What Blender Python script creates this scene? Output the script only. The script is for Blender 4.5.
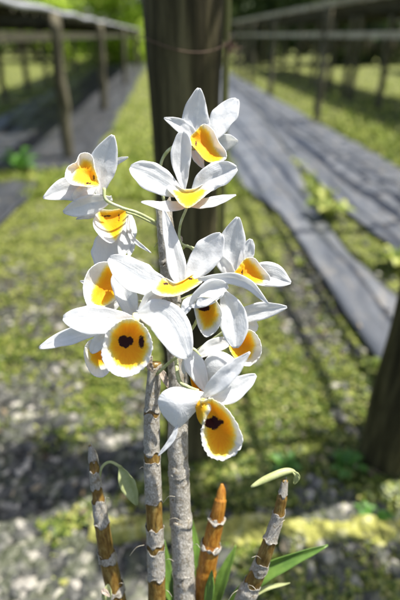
import bpy, bmesh, math, random
from mathutils import Vector, Matrix, noise
R = math.radians
random.seed(7)
for o in list(bpy.data.objects): bpy.data.objects.remove(o)
C = bpy.context.scene.collection
SC = bpy.context.scene

# ------------------------------------------------------------------ camera
PITCH = R(30.5)
cd = bpy.data.cameras.new('camera'); cam = bpy.data.objects.new('camera', cd); C.objects.link(cam)
cam.location = (0, 0, 1.0); cam.rotation_euler = (R(90) - PITCH, 0, 0)
cd.sensor_fit = 'VERTICAL'; cd.sensor_height = 36; cd.lens = 27
cd.clip_start = 0.01; cd.clip_end = 500
cd.dof.use_dof = True; cd.dof.focus_distance = 0.345; cd.dof.aperture_fstop = 3.5; cd.dof.aperture_blades = 0
SC.camera = cam
# ------------------------------------------------------------------ light
SUN_EL = R(64); SUN_DIR = Vector((0.93, 0.36, 0)).normalized()
w = bpy.data.worlds.new('World'); SC.world = w; w.use_nodes = True
nt = w.node_tree; nt.nodes.clear()
sky = nt.nodes.new('ShaderNodeTexSky'); sky.sky_type = 'NISHITA'; sky.sun_disc = False
sky.sun_elevation = SUN_EL; sky.sun_rotation = math.atan2(SUN_DIR.x, SUN_DIR.y)
bg = nt.nodes.new('ShaderNodeBackground'); sky.dust_density = 3.0; sky.ozone_density = 0.4
bg.inputs['Strength'].default_value = 0.10
wo = nt.nodes.new('ShaderNodeOutputWorld')
nt.links.new(sky.outputs[0], bg.inputs[0]); nt.links.new(bg.outputs[0], wo.inputs[0])
sd = bpy.data.lights.new('sun', 'SUN'); sd.energy = 5.0; sd.angle = R(0.6); sd.color = (1, 0.95, 0.87)
sun = bpy.data.objects.new('sun', sd); C.objects.link(sun)
sv = Vector((SUN_DIR.x * math.cos(SUN_EL), SUN_DIR.y * math.cos(SUN_EL), math.sin(SUN_EL)))
sun.rotation_euler = (-sv).to_track_quat('-Z', 'Y').to_euler(); sun.location = sv * 20
SC.view_settings.view_transform = 'Standard'; SC.view_settings.look = 'None'
SC.view_settings.exposure = 1.05; SC.view_settings.gamma = 1
SC.view_settings.use_curve_mapping = False
SC.cycles.max_bounces = 8; SC.cycles.transparent_max_bounces = 8

# ------------------------------------------------------------------ geometry helpers
CP, SP = math.cos(PITCH), math.sin(PITCH)
CAM = Vector((0, 0, 1.0))
FW = Vector((0, CP, -SP)); RT = Vector((1, 0, 0)); UP = Vector((0, SP, CP))
F = 450.0
def P(px, py, d): return CAM + d * (FW + RT * ((px - 200) / F) - UP * ((py - 300) / F))
def G(px, py, z=0.0):
    r = FW + RT * ((px - 200) / F) - UP * ((py - 300) / F)
    t = (z - 1.0) / r.z
    return CAM + r * t
def project(p):
    q = p - CAM; d = q.dot(FW)
    return 200 + F * q.dot(RT) / d, 300 - F * q.dot(UP) / d, d
ROW = Vector((-0.071, 1, 0)).normalized(); SIDE = Vector((ROW.y, -ROW.x, 0))
def rowpt(L, s, z=0.0):     # lateral offset L (right positive) and distance s along the rows
    return SIDE * L + ROW * s + Vector((0, 0, z))

def link(name, me, mat=None, parent=None, label=None, cat=None, group=None, kind=None, smooth=True):
    o = bpy.data.objects.new(name, me); C.objects.link(o)
    if mat is not None:
        for m in (mat if isinstance(mat, (list, tuple)) else [mat]): me.materials.append(m)
    if smooth:
        me.polygons.foreach_set('use_smooth', [True] * len(me.polygons))
    if parent is not None:
        o.parent = parent
        o.matrix_parent_inverse = parent.matrix_basis.inverted()
    if label: o['label'] = label
    if cat: o['category'] = cat
    if group: o['group'] = group
    if kind: o['kind'] = kind
    return o
def empty(name, loc, label, cat, group=None):
    o = bpy.data.objects.new(name, None); C.objects.link(o); o.location = loc; o.empty_display_size = 0.05
    o['label'] = label; o['category'] = cat
    if group: o['group'] = group
    return o
def mesh(name, vs, fs):
    me = bpy.data.meshes.new(name); me.from_pydata([tuple(v) for v in vs], [], fs); me.update(); return me
def spline(pts, n):
    """Catmull-Rom through tuples/vectors -> n+1 samples"""
    pts = [Vector(p) for p in pts]
    if len(pts) == 2: return [pts[0].lerp(pts[1], i / n) for i in range(n + 1)]
    e = [2 * pts[0] - pts[1]] + pts + [2 * pts[-1] - pts[-2]]
    out = []; m = len(pts) - 1
    for i in range(n + 1):
        t = i / n * m; k = min(int(t), m - 1); t -= k
        a, b, c, d = e[k:k + 4]
        out.append(0.5 * ((2 * b) + (c - a) * t + (2 * a - 5 * b + 4 * c - d) * t * t + (3 * b - a - 3 * c + d) * t ** 3))
    return out
def closed_spline(pts, n):
    pts = [Vector(p) for p in pts]; m = len(pts); out = []
    for i in range(n):
        t = i / n * m; k = int(t); t -= k
        a, b, c, d = (pts[(k + j - 1) % m] for j in range(4))
        out.append(0.5 * ((2 * b) + (c - a) * t + (2 * a - 5 * b + 4 * c - d) * t * t + (3 * b - a - 3 * c + d) * t ** 3))
    return out
def interp(tab, t):
    if t <= tab[0][0]: return tab[0][1]
    for (a, x), (b, y) in zip(tab, tab[1:]):
        if t <= b:
            u = (t - a) / (b - a); u = u * u * (3 - 2 * u)
            return x + (y - x) * u
    return tab[-1][1]
def tube(path, rads, seg=12, cap=True, wob=0.0, freq=1.0, seed=0.0):
    n = len(path); vs = []; fs = []; uv = []
    up = Vector((0.3, 0.9, 0.2)).normalized(); ln = 0.0
    for i, p in enumerate(path):
        t = (path[min(i + 1, n - 1)] - path[max(i - 1, 0)]).normalized()
        a = t.cross(up).normalized(); b = t.cross(a).normalized()
        if i: ln += (p - path[i - 1]).length
        for k in range(seg):
            th = 2 * math.pi * k / seg; r = rads[i]
            if wob:
                r *= 1 + wob * noise.noise(Vector((math.cos(th) * 1.3 * freq + seed, math.sin(th) * 1.3 * freq, ln * freq / max(rads[i], 1e-4) * 0.35)))
            vs.append(p + (a * math.cos(th) + b * math.sin(th)) * r)
    for i in range(n - 1):
        for k in range(seg):
            k2 = (k + 1) % seg
            fs.append((i * seg + k, i * seg + k2, (i + 1) * seg + k2, (i + 1) * seg + k))
    if cap:
        fs.append(tuple(range(seg))[::-1]); fs.append(tuple((n - 1) * seg + k for k in range(seg)))
    return vs, fs

# ------------------------------------------------------------------ materials
class NT:
    def __init__(s, name):
        s.m = bpy.data.materials.new(name); s.m.use_nodes = True; s.t = s.m.node_tree; s.t.nodes.clear()
        s.out = s.n('ShaderNodeOutputMaterial')
    def n(s, typ, **kw):
        nd = s.t.nodes.new(typ)
        for k, v in kw.items():
            if k in nd.inputs.keys() if isinstance(k, str) else False: nd.inputs[k].default_value = v
            else: setattr(nd, k, v)
        return nd
    def l(s, a, b): s.t.links.new(a, b)
    def noise(s, scale, detail=4, rough=0.6, vec=None, dist=0.0):
        nd = s.n('ShaderNodeTexNoise'); nd.inputs['Scale'].default_value = scale
        nd.inputs['Detail'].default_value = detail; nd.inputs['Roughness'].default_value = rough; nd.inputs['Distortion'].default_value = dist
        s.l(vec if vec is not None else s.co(), nd.inputs['Vector']); return nd.outputs['Fac']
    def co(s):
        if not hasattr(s, '_co'): s._co = s.n('ShaderNodeTexCoord').outputs['Object']
        return s._co
    def uv(s):
        return s.n('ShaderNodeTexCoord').outputs['UV']
    def map(s, scale, vec=None):
        m = s.n('ShaderNodeMapping'); m.inputs['Scale'].default_value = scale
        s.l(vec if vec is not None else s.co(), m.inputs['Vector']); return m.outputs[0]
    def ramp(s, fac, stops, mode='LINEAR'):
        r = s.n('ShaderNodeValToRGB'); r.color_ramp.interpolation = mode
        el = r.color_ramp.elements
        while len(el) < len(stops): el.new(0.5)
        for e, (p, c) in zip(el, stops): e.position = p; e.color = (*c, 1) if len(c) == 3 else c
        s.l(fac, r.inputs[0]); return r.outputs[0]
    def mix(s, fac, a, b):
        m = s.n('ShaderNodeMix', data_type='RGBA')
        if isinstance(fac, float): m.inputs[0].default_value = fac
        else: s.l(fac, m.inputs[0])
        for v, i in ((a, 6), (b, 7)):
            if isinstance(v, tuple): m.inputs[i].default_value = (*v, 1)
            else: s.l(v, m.inputs[i])
        return m.outputs[2]
    def math(s, op, a, b=0.0, clamp=False):
        m = s.n('ShaderNodeMath', operation=op); m.use_clamp = clamp
        for v, i in ((a, 0), (b, 1)):
            if isinstance(v, (int, float)): m.inputs[i].default_value = v
            else: s.l(v, m.inputs[i])
        return m.outputs[0]
    def attr(s, name): return s.n('ShaderNodeAttribute', attribute_name=name).outputs['Fac']
    def bump(s, h, strength=0.4, dist=0.001):
        b = s.n('ShaderNodeBump'); b.inputs['Strength'].default_value = strength; b.inputs['Distance'].default_value = dist
        s.l(h, b.inputs['Height']); return b.outputs[0]
    def bsdf(s, col, rough=0.6, spec=0.4, normal=None, trans=0.0, tcol=None, sss=0.0):
        b = s.n('ShaderNodeBsdfPrincipled')
        if isinstance(col, tuple): b.inputs['Base Color'].default_value = (*col, 1)
        else: s.l(col, b.inputs['Base Color'])
        if isinstance(rough, float): b.inputs['Roughness'].default_value = rough
        else: s.l(rough, b.inputs['Roughness'])
        b.inputs['Specular IOR Level'].default_value = spec
        if normal is not None: s.l(normal, b.inputs['Normal'])
        o = b.outputs[0]
        if trans:
            t = s.n('ShaderNodeBsdfTranslucent')
            c = tcol if tcol is not None else col
            if isinstance(c, tuple): t.inputs[0].default_value = (*c, 1)
            else: s.l(c, t.inputs[0])
            if normal is not None: s.l(normal, t.inputs['Normal'])
            mx = s.n('ShaderNodeMixShader'); mx.inputs[0].default_value = trans
            s.l(o, mx.inputs[1]); s.l(t.outputs[0], mx.inputs[2]); o = mx.outputs[0]
        s.l(o, s.out.inputs[0]); return b

def m_petal():
    t = NT('petal'); u = t.uv()
    veins = t.noise(1.0, 3, 0.6, t.map((3, 34, 1), u), .5)
    soft = t.noise(260, 4, 0.6)
    col = t.mix(t.noise(70, 3), (0.91, 0.925, 0.94), (0.85, 0.865, 0.88))
    col = t.mix(t.math('MULTIPLY', veins, 0.35), col, (0.72, 0.75, 0.78))
    crump = t.noise(75, 3, 0.55)
    h = t.math('ADD', t.math('MULTIPLY', veins, 0.6), t.math('ADD', t.math('MULTIPLY', soft, 0.6), t.math('MULTIPLY', crump, 2.2)))
    t.bsdf(col, 0.42, 0.45, t.bump(h, 0.5, 0.0010), 0.45, (0.88, 0.89, 0.88)); return t.m
def m_lip():
    t = NT('lip')
    y = t.attr('yel'); b = t.attr('blot')           # signed distances in real millimetres
    n1 = t.noise(900, 3); n2 = t.noise(350, 3)
    yy = t.math('ADD', y, t.math('MULTIPLY', t.math('SUBTRACT', t.math('ADD', t.math('MULTIPLY', n2, .5), t.math('MULTIPLY', t.noise(1.0, 3, 0.7, t.map((2, 70, 1), t.uv())), .5)), 0.5), 5.5))
    yc = t.ramp(t.math('MULTIPLY_ADD', yy, 0.12) if False else t.math('ADD', t.math('MULTIPLY', yy, 0.075), 0.47),
                [(0.0, (0.95, 0.46, 0.01)), (0.25, (0.95, 0.55, 0.015)), (0.42, (0.94, 0.66, 0.04)), (0.50, (0.90, 0.75, 0.18)), (0.58, (0.84, 0.80, 0.52)), (0.68, (0.86, 0.86, 0.82)), (1.0, (0.86, 0.87, 0.86))])
    vn = t.noise(1.0, 4, 0.7, t.map((1.5, 46, 1), t.uv()))
    yc = t.mix(t.math('MULTIPLY', t.ramp(vn, [(0.40, (0, 0, 0)), (0.62, (1, 1, 1))]), t.ramp(t.math('ADD', t.math('MULTIPLY', y, 0.1), 0.5), [(0.1, (.55, .55, .55)), (0.55, (0, 0, 0))])), yc, (0.90, 0.34, 0.01))
    bb = t.math('ADD', b, t.math('MULTIPLY', t.math('SUBTRACT', n1, 0.5), 2.6))
    bm = t.ramp(t.math('ADD', t.math('MULTIPLY', bb, 0.5), 0.5), [(0.40, (1, 1, 1)), (0.66, (0, 0, 0))])
    col = t.mix(bm, yc, (0.045, 0.008, 0.012))
    u = t.uv()
    fur = t.noise(1.0, 3, 0.7, t.map((4, 60, 1), u))
    h = t.math('ADD', fur, t.math('MULTIPLY', n1, 0.6))
    t.bsdf(col, 0.6, 0.25, t.bump(h, 0.4, 0.0007), 0.38, col); return t.m
def m_simple(name, c1, c2, scale, rough=0.6, spec=0.3, trans=0.0, bumpd=0.001, stretch=(1, 1, 1), bs=0.4, c3=None):
    t = NT(name); v = t.map(stretch)
    n = t.noise(scale, 5, 0.65, v)
    col = t.ramp(n, [(0.32, c1), (0.68, c2)] if c3 is None else [(0.3, c1), (0.5, c2), (0.7, c3)])
    t.bsdf(col, rough, spec, t.bump(n, bs, bumpd), trans); return t.m
def m_sheath():
    t = NT('papery_sheath')
    u = t.uv()
    fib = t.noise(1.0, 6, 0.75, t.map((9, 60, 1), u), 1.2)
    big = t.noise(150, 5, 0.65, None, 1.0)
    col = t.ramp(fib, [(0.32, (0.16, 0.13, 0.085)), (0.46, (0.40, 0.365, 0.29)), (0.60, (0.76, 0.74, 0.69))])
    col = t.mix(t.ramp(big, [(0.52, (0, 0, 0)), (0.70, (1, 1, 1))]), col, (0.25, 0.19, 0.10))
    h = t.math('ADD', fib, big)
    t.bsdf(col, 0.34, 0.6, t.bump(h, 1.0, 0.0018)); return t.m
def m_cane(name, a, b, c):
    t = NT(name); u = t.uv()
    n = t.noise(1.0, 4, 0.6, t.map((3, 22, 1), u), 0.6); n2 = t.noise(120, 4, 0.6)
    col = t.ramp(t.math('ADD', t.math('MULTIPLY', n, 0.6), t.math('MULTIPLY', n2, 0.4)), [(0.34, a), (0.5, b), (0.64, c)])
    sp = t.ramp(t.noise(420, 2), [(0.66, (0, 0, 0)), (0.72, (1, 1, 1))])
    col = t.mix(t.math('MULTIPLY', sp, 0.6), col, (0.03, 0.02, 0.01))
    t.bsdf(col, 0.33, 0.5, t.bump(n, 0.4, 0.001), 0.12); return t.m
M = {}
M['petal'] = m_petal(); M['lip'] = m_lip()
M['sheath'] = m_sheath()
M['cane_olive'] = m_cane('cane_olive', (0.08, 0.04, 0.010), (0.19, 0.11, 0.022), (0.30, 0.22, 0.07))
M['cane_amber'] = m_cane('cane_amber', (0.17, 0.06, 0.008), (0.36, 0.15, 0.016), (0.48, 0.26, 0.045))
M['stalk'] = m_simple('stalk', (0.36, 0.42, 0.14), (0.62, 0.66, 0.42), 160, 0.45, 0.4, 0.2)
M['column'] = m_simple('column', (0.72, 0.66, 0.30), (0.80, 0.78, 0.62), 300, 0.45, 0.4, 0.2)
M['bract'] = m_simple('bract', (0.34, 0.27, 0.20), (0.55, 0.48, 0.42), 300, 0.6, 0.3, 0.3)
M['leaf'] = m_simple('leaf', (0.10, 0.20, 0.035), (0.19, 0.32, 0.06), 60, 0.38, 0.5, 0.35, stretch=(1, 1, 1))
M['young_leaf'] = m_simple('young_leaf', (0.40, 0.45, 0.18), (0.56, 0.60, 0.32), 90, 0.45, 0.4, 0.35)
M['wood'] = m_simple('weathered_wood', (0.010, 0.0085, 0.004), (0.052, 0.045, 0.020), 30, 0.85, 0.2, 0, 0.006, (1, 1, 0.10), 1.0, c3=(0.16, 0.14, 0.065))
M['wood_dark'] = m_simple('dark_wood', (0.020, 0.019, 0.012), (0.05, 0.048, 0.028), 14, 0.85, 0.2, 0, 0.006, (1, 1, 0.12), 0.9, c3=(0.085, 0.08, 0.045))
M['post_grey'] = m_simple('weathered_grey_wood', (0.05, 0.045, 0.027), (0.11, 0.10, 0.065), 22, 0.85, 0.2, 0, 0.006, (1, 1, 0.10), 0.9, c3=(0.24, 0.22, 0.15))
M['bamboo'] = m_simple('bamboo', (0.20, 0.20, 0.06), (0.38, 0.37, 0.13), 30, 0.5, 0.4, 0, 0.002, (1, 1, 0.15))
M['beam'] = m_simple('beam_wood', (0.14, 0.12, 0.075), (0.38, 0.34, 0.25), 12, 0.8, 0.3, 0, 0.004, (1, 0.5, 1), 0.7, c3=(0.62, 0.57, 0.45))
M['net'] = m_simple('shade_net', (0.008, 0.009, 0.010), (0.022, 0.024, 0.027), 40, 0.75, 0.3, 0, 0.003)
M['pipe'] = m_simple('grey_pipe', (0.20, 0.21, 0.22), (0.36, 0.37, 0.38), 20, 0.5, 0.4)
M['wire'] = m_simple('rusty_wire', (0.08, 0.04, 0.02), (0.22, 0.14, 0.09), 80, 0.6, 0.4)
M['straw'] = m_simple('straw', (0.35, 0.20, 0.12), (0.62, 0.45, 0.33), 80, 0.7, 0.2, 0.2)
M['stone'] = m_simple('gravel_stone', (0.09, 0.09, 0.10), (0.24, 0.24, 0.235), 18, 0.65, 0.4, 0, 0.002, c3=(0.50, 0.48, 0.44))
M['grass'] = m_simple('grass_blades', (0.10, 0.19, 0.02), (0.20, 0.30, 0.035), 9, 0.5, 0.3, 0.4, c3=(0.33, 0.38, 0.08))
M['weed'] = m_simple('weed_leaves', (0.06, 0.17, 0.025), (0.12, 0.27, 0.04), 14, 0.45, 0.4, 0.35)
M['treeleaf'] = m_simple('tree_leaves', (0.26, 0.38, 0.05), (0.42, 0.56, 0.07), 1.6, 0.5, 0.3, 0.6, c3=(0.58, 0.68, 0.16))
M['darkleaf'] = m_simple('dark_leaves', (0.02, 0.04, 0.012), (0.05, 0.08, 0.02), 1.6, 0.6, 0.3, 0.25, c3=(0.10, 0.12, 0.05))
M['bark'] = m_simple('bark', (0.04, 0.035, 0.025), (0.10, 0.09, 0.06), 6, 0.9, 0.1, 0, 0.02, (1, 1, .2))
M['moss'] = m_simple('moss', (0.10, 0.10, 0.035), (0.32, 0.32, 0.085), 30, 0.9, 0.1, 0.0, 0.012, (1, 1, 1), 1.0, c3=(0.52, 0.50, 0.29))
M['roots'] = m_simple('dry_roots', (0.14, 0.12, 0.09), (0.32, 0.28, 0.22), 20, 0.8, 0.2, 0.1)

def m_ground():
    t = NT('ground')
    moss = t.attr('moss'); n0 = t.noise(7, 6, 0.65); n1 = t.noise(38, 5, 0.7)
    v = t.n('ShaderNodeTexVoronoi'); v.inputs['Scale'].default_value = 42; t.l(t.co(), v.inputs['Vector'])
    vg = t.n('ShaderNodeRGBToBW'); t.l(v.outputs['Color'], vg.inputs[0])
    grav = t.ramp(vg.outputs[0], [(0.1, (0.02, 0.021, 0.018)), (0.45, (0.055, 0.055, 0.048)), (0.8, (0.14, 0.135, 0.115))])
    grav = t.mix(t.ramp(v.outputs['Distance'], [(0.3, (0, 0, 0)), (0.62, (1, 1, 1))]), grav, (0.035, 0.032, 0.022))
    gr = t.ramp(n1, [(0.3, (0.035, 0.045, 0.014)), (0.5, (0.11, 0.13, 0.028)), (0.7, (0.30, 0.31, 0.08))])
    f = t.math('ADD', moss, t.math('MULTIPLY', t.math('SUBTRACT', n0, 0.5), 2.6))
    f = t.math('ADD', f, t.math('MULTIPLY', t.math('SUBTRACT', n1, 0.5), 1.8))
    col = t.mix(t.ramp(f, [(0.42, (0, 0, 0)), (0.60, (1, 1, 1))]), grav, gr)
    h = t.math('ADD', n1, t.math('MULTIPLY', v.outputs['Distance'], -1.0))
    t.bsdf(col, 0.85, 0.2, t.bump(h, 1.0, 0.012)); return t.m
M['ground'] = m_ground()
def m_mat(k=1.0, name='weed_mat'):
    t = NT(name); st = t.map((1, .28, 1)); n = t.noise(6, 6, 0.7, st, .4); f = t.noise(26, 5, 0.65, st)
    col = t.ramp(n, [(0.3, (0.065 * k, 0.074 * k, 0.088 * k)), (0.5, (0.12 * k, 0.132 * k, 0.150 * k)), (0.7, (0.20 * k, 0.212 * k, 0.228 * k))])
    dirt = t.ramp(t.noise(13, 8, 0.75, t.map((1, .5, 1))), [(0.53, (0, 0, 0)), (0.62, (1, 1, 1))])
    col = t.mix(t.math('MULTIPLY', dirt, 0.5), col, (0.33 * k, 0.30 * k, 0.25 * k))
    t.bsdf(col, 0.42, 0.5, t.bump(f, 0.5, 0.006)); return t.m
M['mat'] = m_mat(.72); M['mat_dark_shaded'] = m_mat(.26, 'dark_shaded_weed_mat')  # dark copy for the left mats, colour deepened to carry the shed's shade

# ------------------------------------------------------------------ ground
def bump2(x, y, cx, cy, rx, ry):
    d = ((x - cx) / rx) ** 2 + ((y - cy) / ry) ** 2
    return math.exp(-d)
def moss_w(p):
    """how grassy the ground is at a ground point (0 gravel, 1 grass or moss)"""
    if p.y < 0.2: return 0.25
    x, y, d = project(p)
    if y < 50: return 0.75
    v = 0.50
    if x < 150:
        v = interp([(60, 0.7), (150, 0.75), (200, 0.8), (255, 0.72), (300, 0.42), (380, 0.38), (430, 0.30), (480, 0.06), (600, 0.0)], y)
        v += 0.35 * bump2(x, y, 90, 385, 60, 30) + 0.4 * bump2(x, y, 135, 510, 30, 30)
    else:
        v = interp([(60, 0.7), (180, 0.8), (240, 0.75), (300, 0.55), (340, 0.7), (400, 0.85), (470, 0.85), (500, 0.7), (545, 0.42), (600, 0.4)], y)
        v -= 0.55 * bump2(x, y, 305, 300, 30, 55) + 0.35 * bump2(x, y, 345, 395, 20, 40)
        v += 0.3 * bump2(x, y, 270, 370, 40, 50)
    return max(0, min(1, v))
def ground_z(x, y):
    return 0.010 * noise.noise(Vector((x * 3, y * 3, 1))) + 0.008 * noise.noise(Vector((x * 9, y * 9, 4)))
def axis(a0, a1, n, lo, hi):      # fine in the middle, coarse far out
    mid = [a0 + (a1 - a0) * i / n for i in range(n + 1)]
    pre, post, s, v = [], [], (a1 - a0) / n, a0
    while v > lo: s *= 1.35; v -= s; pre.append(v)
    s, v = (a1 - a0) / n, a1
    while v < hi: s *= 1.35; v += s; post.append(v)
    return pre[::-1] + mid + post
xs = axis(-2.0, 2.2, 140, -200, 200); ys = axis(-0.2, 5.0, 170, -200, 200)
vs = []; mw = []
for y in ys:
    for x in xs:
        near = -2.1 < x < 2.3 and -0.3 < y < 5.2
        p = Vector((x, y, ground_z(x, y) if near else 0)); vs.append(p); mw.append(moss_w(p))
nx = len(xs)
fs = [(j * nx + i, j * nx + i + 1, (j + 1) * nx + i + 1, (j + 1) * nx + i) for j in range(len(ys) - 1) for i in range(nx - 1)]
gm = mesh('ground', vs, fs); a = gm.attributes.new('moss', 'FLOAT', 'POINT'); a.data.foreach_set('value', mw)
link('ground', gm, M['ground'], kind='structure')

# weed mats: real creased sheets lying on the soil
def inpoly(x, y, poly):
    c = False; n = len(poly)
    for i in range(n):
        x1, y1 = poly[i]; x2, y2 = poly[i - 1]
        if (y1 > y) != (y2 > y) and x < (x2 - x1) * (y - y1) / (y2 - y1) + x1: c = not c
    return c
def polydist(x, y, poly):
    d = 1e9; n = len(poly)
    for i in range(n):
        ax, ay = poly[i]; bx, by = poly[i - 1]
        vx, vy = bx - ax, by - ay; L = vx * vx + vy * vy
        t = max(0, min(1, ((x - ax) * vx + (y - ay) * vy) / L)) if L else 0
        d = min(d, math.hypot(ax + t * vx - x, ay + t * vy - y))
    return -d if inpoly(x, y, poly) else d
MATS = []
def gl(px, py):
    p = G(px, py); return p.dot(SIDE), p.dot(ROW)
def mat_sheet(l0, l1, s0, s1, seed, wav, dl=0.035, ds=0.07, name='weed_mat', mat='mat'):
    w0 = (l1(2.) if callable(l1) else l1) - (l0(2.) if callable(l0) else l0); nl = max(6, int(w0 / dl)); ns = max(4, int((s1 - s0) / ds)); vs = []
    f0 = l0 if callable(l0) else (lambda s_, v=l0: v); f1 = l1 if callable(l1) else (lambda s_, v=l1: v)
    for j in range(ns + 1):
        s = s0 + (s1 - s0) * j / ns
        e0 = wav * noise.noise(Vector((s * 1.3, seed, 0))); e1 = wav * noise.noise(Vector((s * 1.3, seed, 7)))
        for i in range(nl + 1):
            u = i / nl; L = (f0(s) + e0) * (1 - u) + (f1(s) + e1) * u
            f = noise.noise(Vector((L * 7, s * 0.9, seed))) * 0.03 + noise.noise(Vector((L * 17 + s * 2, s * 3, seed))) * 0.016
            p = rowpt(L, s); z = ground_z(p.x, p.y) if s < 5 else 0
            vs.append(rowpt(L, s, 0.026 + f * min(1, 6 * min(u, 1 - u) + .25) + z))
    w = nl + 1
    fs = [(j * w + i, j * w + i + 1, (j + 1) * w + i + 1, (j + 1) * w + i) for j in range(ns) for i in range(nl)]
    me = mesh(name, vs, fs); o = link(name, me, M[mat])
    so = o.modifiers.new('s', 'SOLIDIFY'); so.thickness = 0.003
    MATS.append((f0, f1, s0, s1)); o['kind'] = 'structure'; return o
# right side sheets
def edge(pxs):
    tab = sorted((gl(*q)[1], gl(*q)[0]) for q in pxs)
    def f(s_):
        for (a, x), (b, y) in zip(tab, tab[1:]):
            if s_ <= b: return x + (y - x) * (max(s_, a) - a) / (b - a)
        return tab[-1][1]
    return f
R1 = edge([(460, 330), (400, 258), (350, 218), (322, 189), (300, 170), (250, 100), (215, 62)])
R2 = edge([(455, 345), (398, 300), (350, 260), (318, 216), (300, 176), (250, 97), (215, 60)])
mat_sheet(R1, gl(400, 171)[0], 0.6, 22, 1.3, 0.02)
mat_sheet(edge([(405, 405), (372, 358), (343, 319), (311, 262), (279, 215), (236, 185), (222, 130), (208, 70)]), R2, 1.02, 22, 5.1, 0.02, dl=.025)
# left side sheets
mat_sheet(-1.95, gl(40, 185)[0], 1.9, 3.6, 2.2, 0.10, mat='mat_dark_shaded')
mat_sheet(-2.3, -0.66, 3.9, 20, 3.4, 0.08, mat='mat_dark_shaded')

# ------------------------------------------------------------------ gravel and grass (nobody could count them)
def scatter_ok(p):
    s = p.dot(ROW); L = p.dot(SIDE)
    for (a, b, c, d) in MATS:
        if c < s < d and a(s) - 0.01 < L < b(s) + 0.01: return False
    return True
def stone_proto(k):
    rnd = random.Random(k); bm = bmesh.new(); bmesh.ops.create_icosphere(bm, subdivisions=1, radius=1)
    sc = (1, rnd.uniform(.6, .95), rnd.uniform(.4, .7))
    vs = []
    for v in bm.verts:
        q = v.co * (1 + rnd.uniform(-.16, .16)); vs.append(Vector((q.x * sc[0], q.y * sc[1], q.z * sc[2])))
    fs = [tuple(v.index for v in f.verts) for f in bm.faces]; bm.free(); return vs, fs
SPR = [stone_proto(k) for k in range(8)]
def build_gravel():
    vs, fs = [], []; rnd = random.Random(3)
    n = 0
    while n < 30000:
        px = rnd.uniform(-60, 460); py = rnd.uniform(150, 700)
        if rnd.random() < 0.4: py = rnd.uniform(260, 700)
        p = G(px, py)
        if p.y < 0.1: continue
        n += 1
        mw_ = moss_w(p) + 0.5 * noise.noise(p * 5) + .45 * noise.noise(p * 16) - .08
        if rnd.random() < mw_ * 1.25 or not scatter_ok(p): continue
        r = rnd.choice((0.005, 0.007, 0.009, 0.012, 0.017)) * rnd.uniform(.7, 1.3)
        if rnd.random() < .02: r *= 1.9
        sv_, sf = SPR[rnd.randrange(8)]; b = len(vs)
        m = Matrix.Rotation(rnd.uniform(0, 6.28), 3, 'Z') @ Matrix.Rotation(rnd.uniform(-.5, .5), 3, 'X')
        c = p + Vector((0, 0, ground_z(p.x, p.y) + r * .25))
        vs += [c + (m @ v) * r for v in sv_]; fs += [tuple(b + i for i in f) for f in sf]
    return mesh('gravel', vs, fs)
t = NT('gravel_stone'); vv = t.n('ShaderNodeNewGeometry').outputs['Random Per Island']
colr = t.ramp(vv, [(0.0, (0.018, 0.02, 0.019)), (0.4, (0.042, 0.044, 0.040)), (0.8, (0.085, 0.085, 0.075)), (0.98, (0.36, 0.34, 0.29))])
colr = t.mix(t.math('MULTIPLY', t.ramp(t.noise(24, 5), [(0.46, (0, 0, 0)), (0.6, (1, 1, 1))]), 0.35), colr, (0.10, 0.12, 0.04))
t.bsdf(colr, 0.6, 0.4); M['stone'] = t.m
link('gravel', build_gravel(), M['stone'], kind='stuff', label='grey and pale loose gravel stones scattered over the ground', cat='gravel', smooth=False)
def build_grass(n, near, hmin, hmax, seed):
    vs, fs = [], []; rnd = random.Random(seed); k = 0
    while k < n:
        k += 1
        if near: p = G(rnd.uniform(-60, 460), rnd.uniform(185, 680))
        else: p = G(rnd.uniform(-40, 440), rnd.uniform(62, 200))
        if p.y < 0.1: continue
        mw_ = moss_w(p) + 0.5 * noise.noise(p * 5) + .45 * noise.noise(p * 16)
        if rnd.random() > (mw_ - .25) * 1.8 or not scatter_ok(p): continue
        for _ in range(rnd.randint(3, 7)):
            q = p + Vector((rnd.gauss(0, .012), rnd.gauss(0, .012), 0)) * (1 if near else 3)
            q.z = ground_z(q.x, q.y) - .003
            h = rnd.uniform(hmin, hmax); th = rnd.uniform(0, 6.28); lean = rnd.uniform(.1, .9) * h
            d = Vector((math.cos(th), math.sin(th), 0)); sd_ = Vector((-d.y, d.x, 0)) * h * rnd.uniform(.07, .2)
            b = len(vs)
            vs += [q - sd_, q + sd_, q + d * lean * .4 + Vector((0, 0, h * .6)) + sd_ * .8, q + d * lean * .4 + Vector((0, 0, h * .6)) - sd_ * .8, q + d * lean + Vector((0, 0, h * .85))]
            fs += [(b, b + 1, b + 2, b + 3), (b + 3, b + 2, b + 4)]
    return mesh('grass', vs, fs)
t = NT('grass_blades'); vv = t.n('ShaderNodeNewGeometry').outputs['Random Per Island']
n9 = t.noise(5, 4)
cg = t.ramp(t.math('ADD', t.math('MULTIPLY', vv, .5), t.math('MULTIPLY', n9, .5)), [(0.2, (0.08, 0.14, 0.025)), (0.5, (0.27, 0.34, 0.055)), (0.72, (0.55, 0.58, 0.17))])
t.bsdf(cg, 0.5, 0.3, None, 0.4, cg); M['grass'] = t.m
link('grass', build_grass(9000, True, .008, .028, 5), M['grass'], kind='stuff', label='short mossy green grass growing between the gravel', cat='grass', smooth=False)
link('grass', build_grass(7000, False, .03, .09, 6), M['grass'], kind='stuff', label='sunlit grass strips between the far shade rows', cat='grass', smooth=False)

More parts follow.
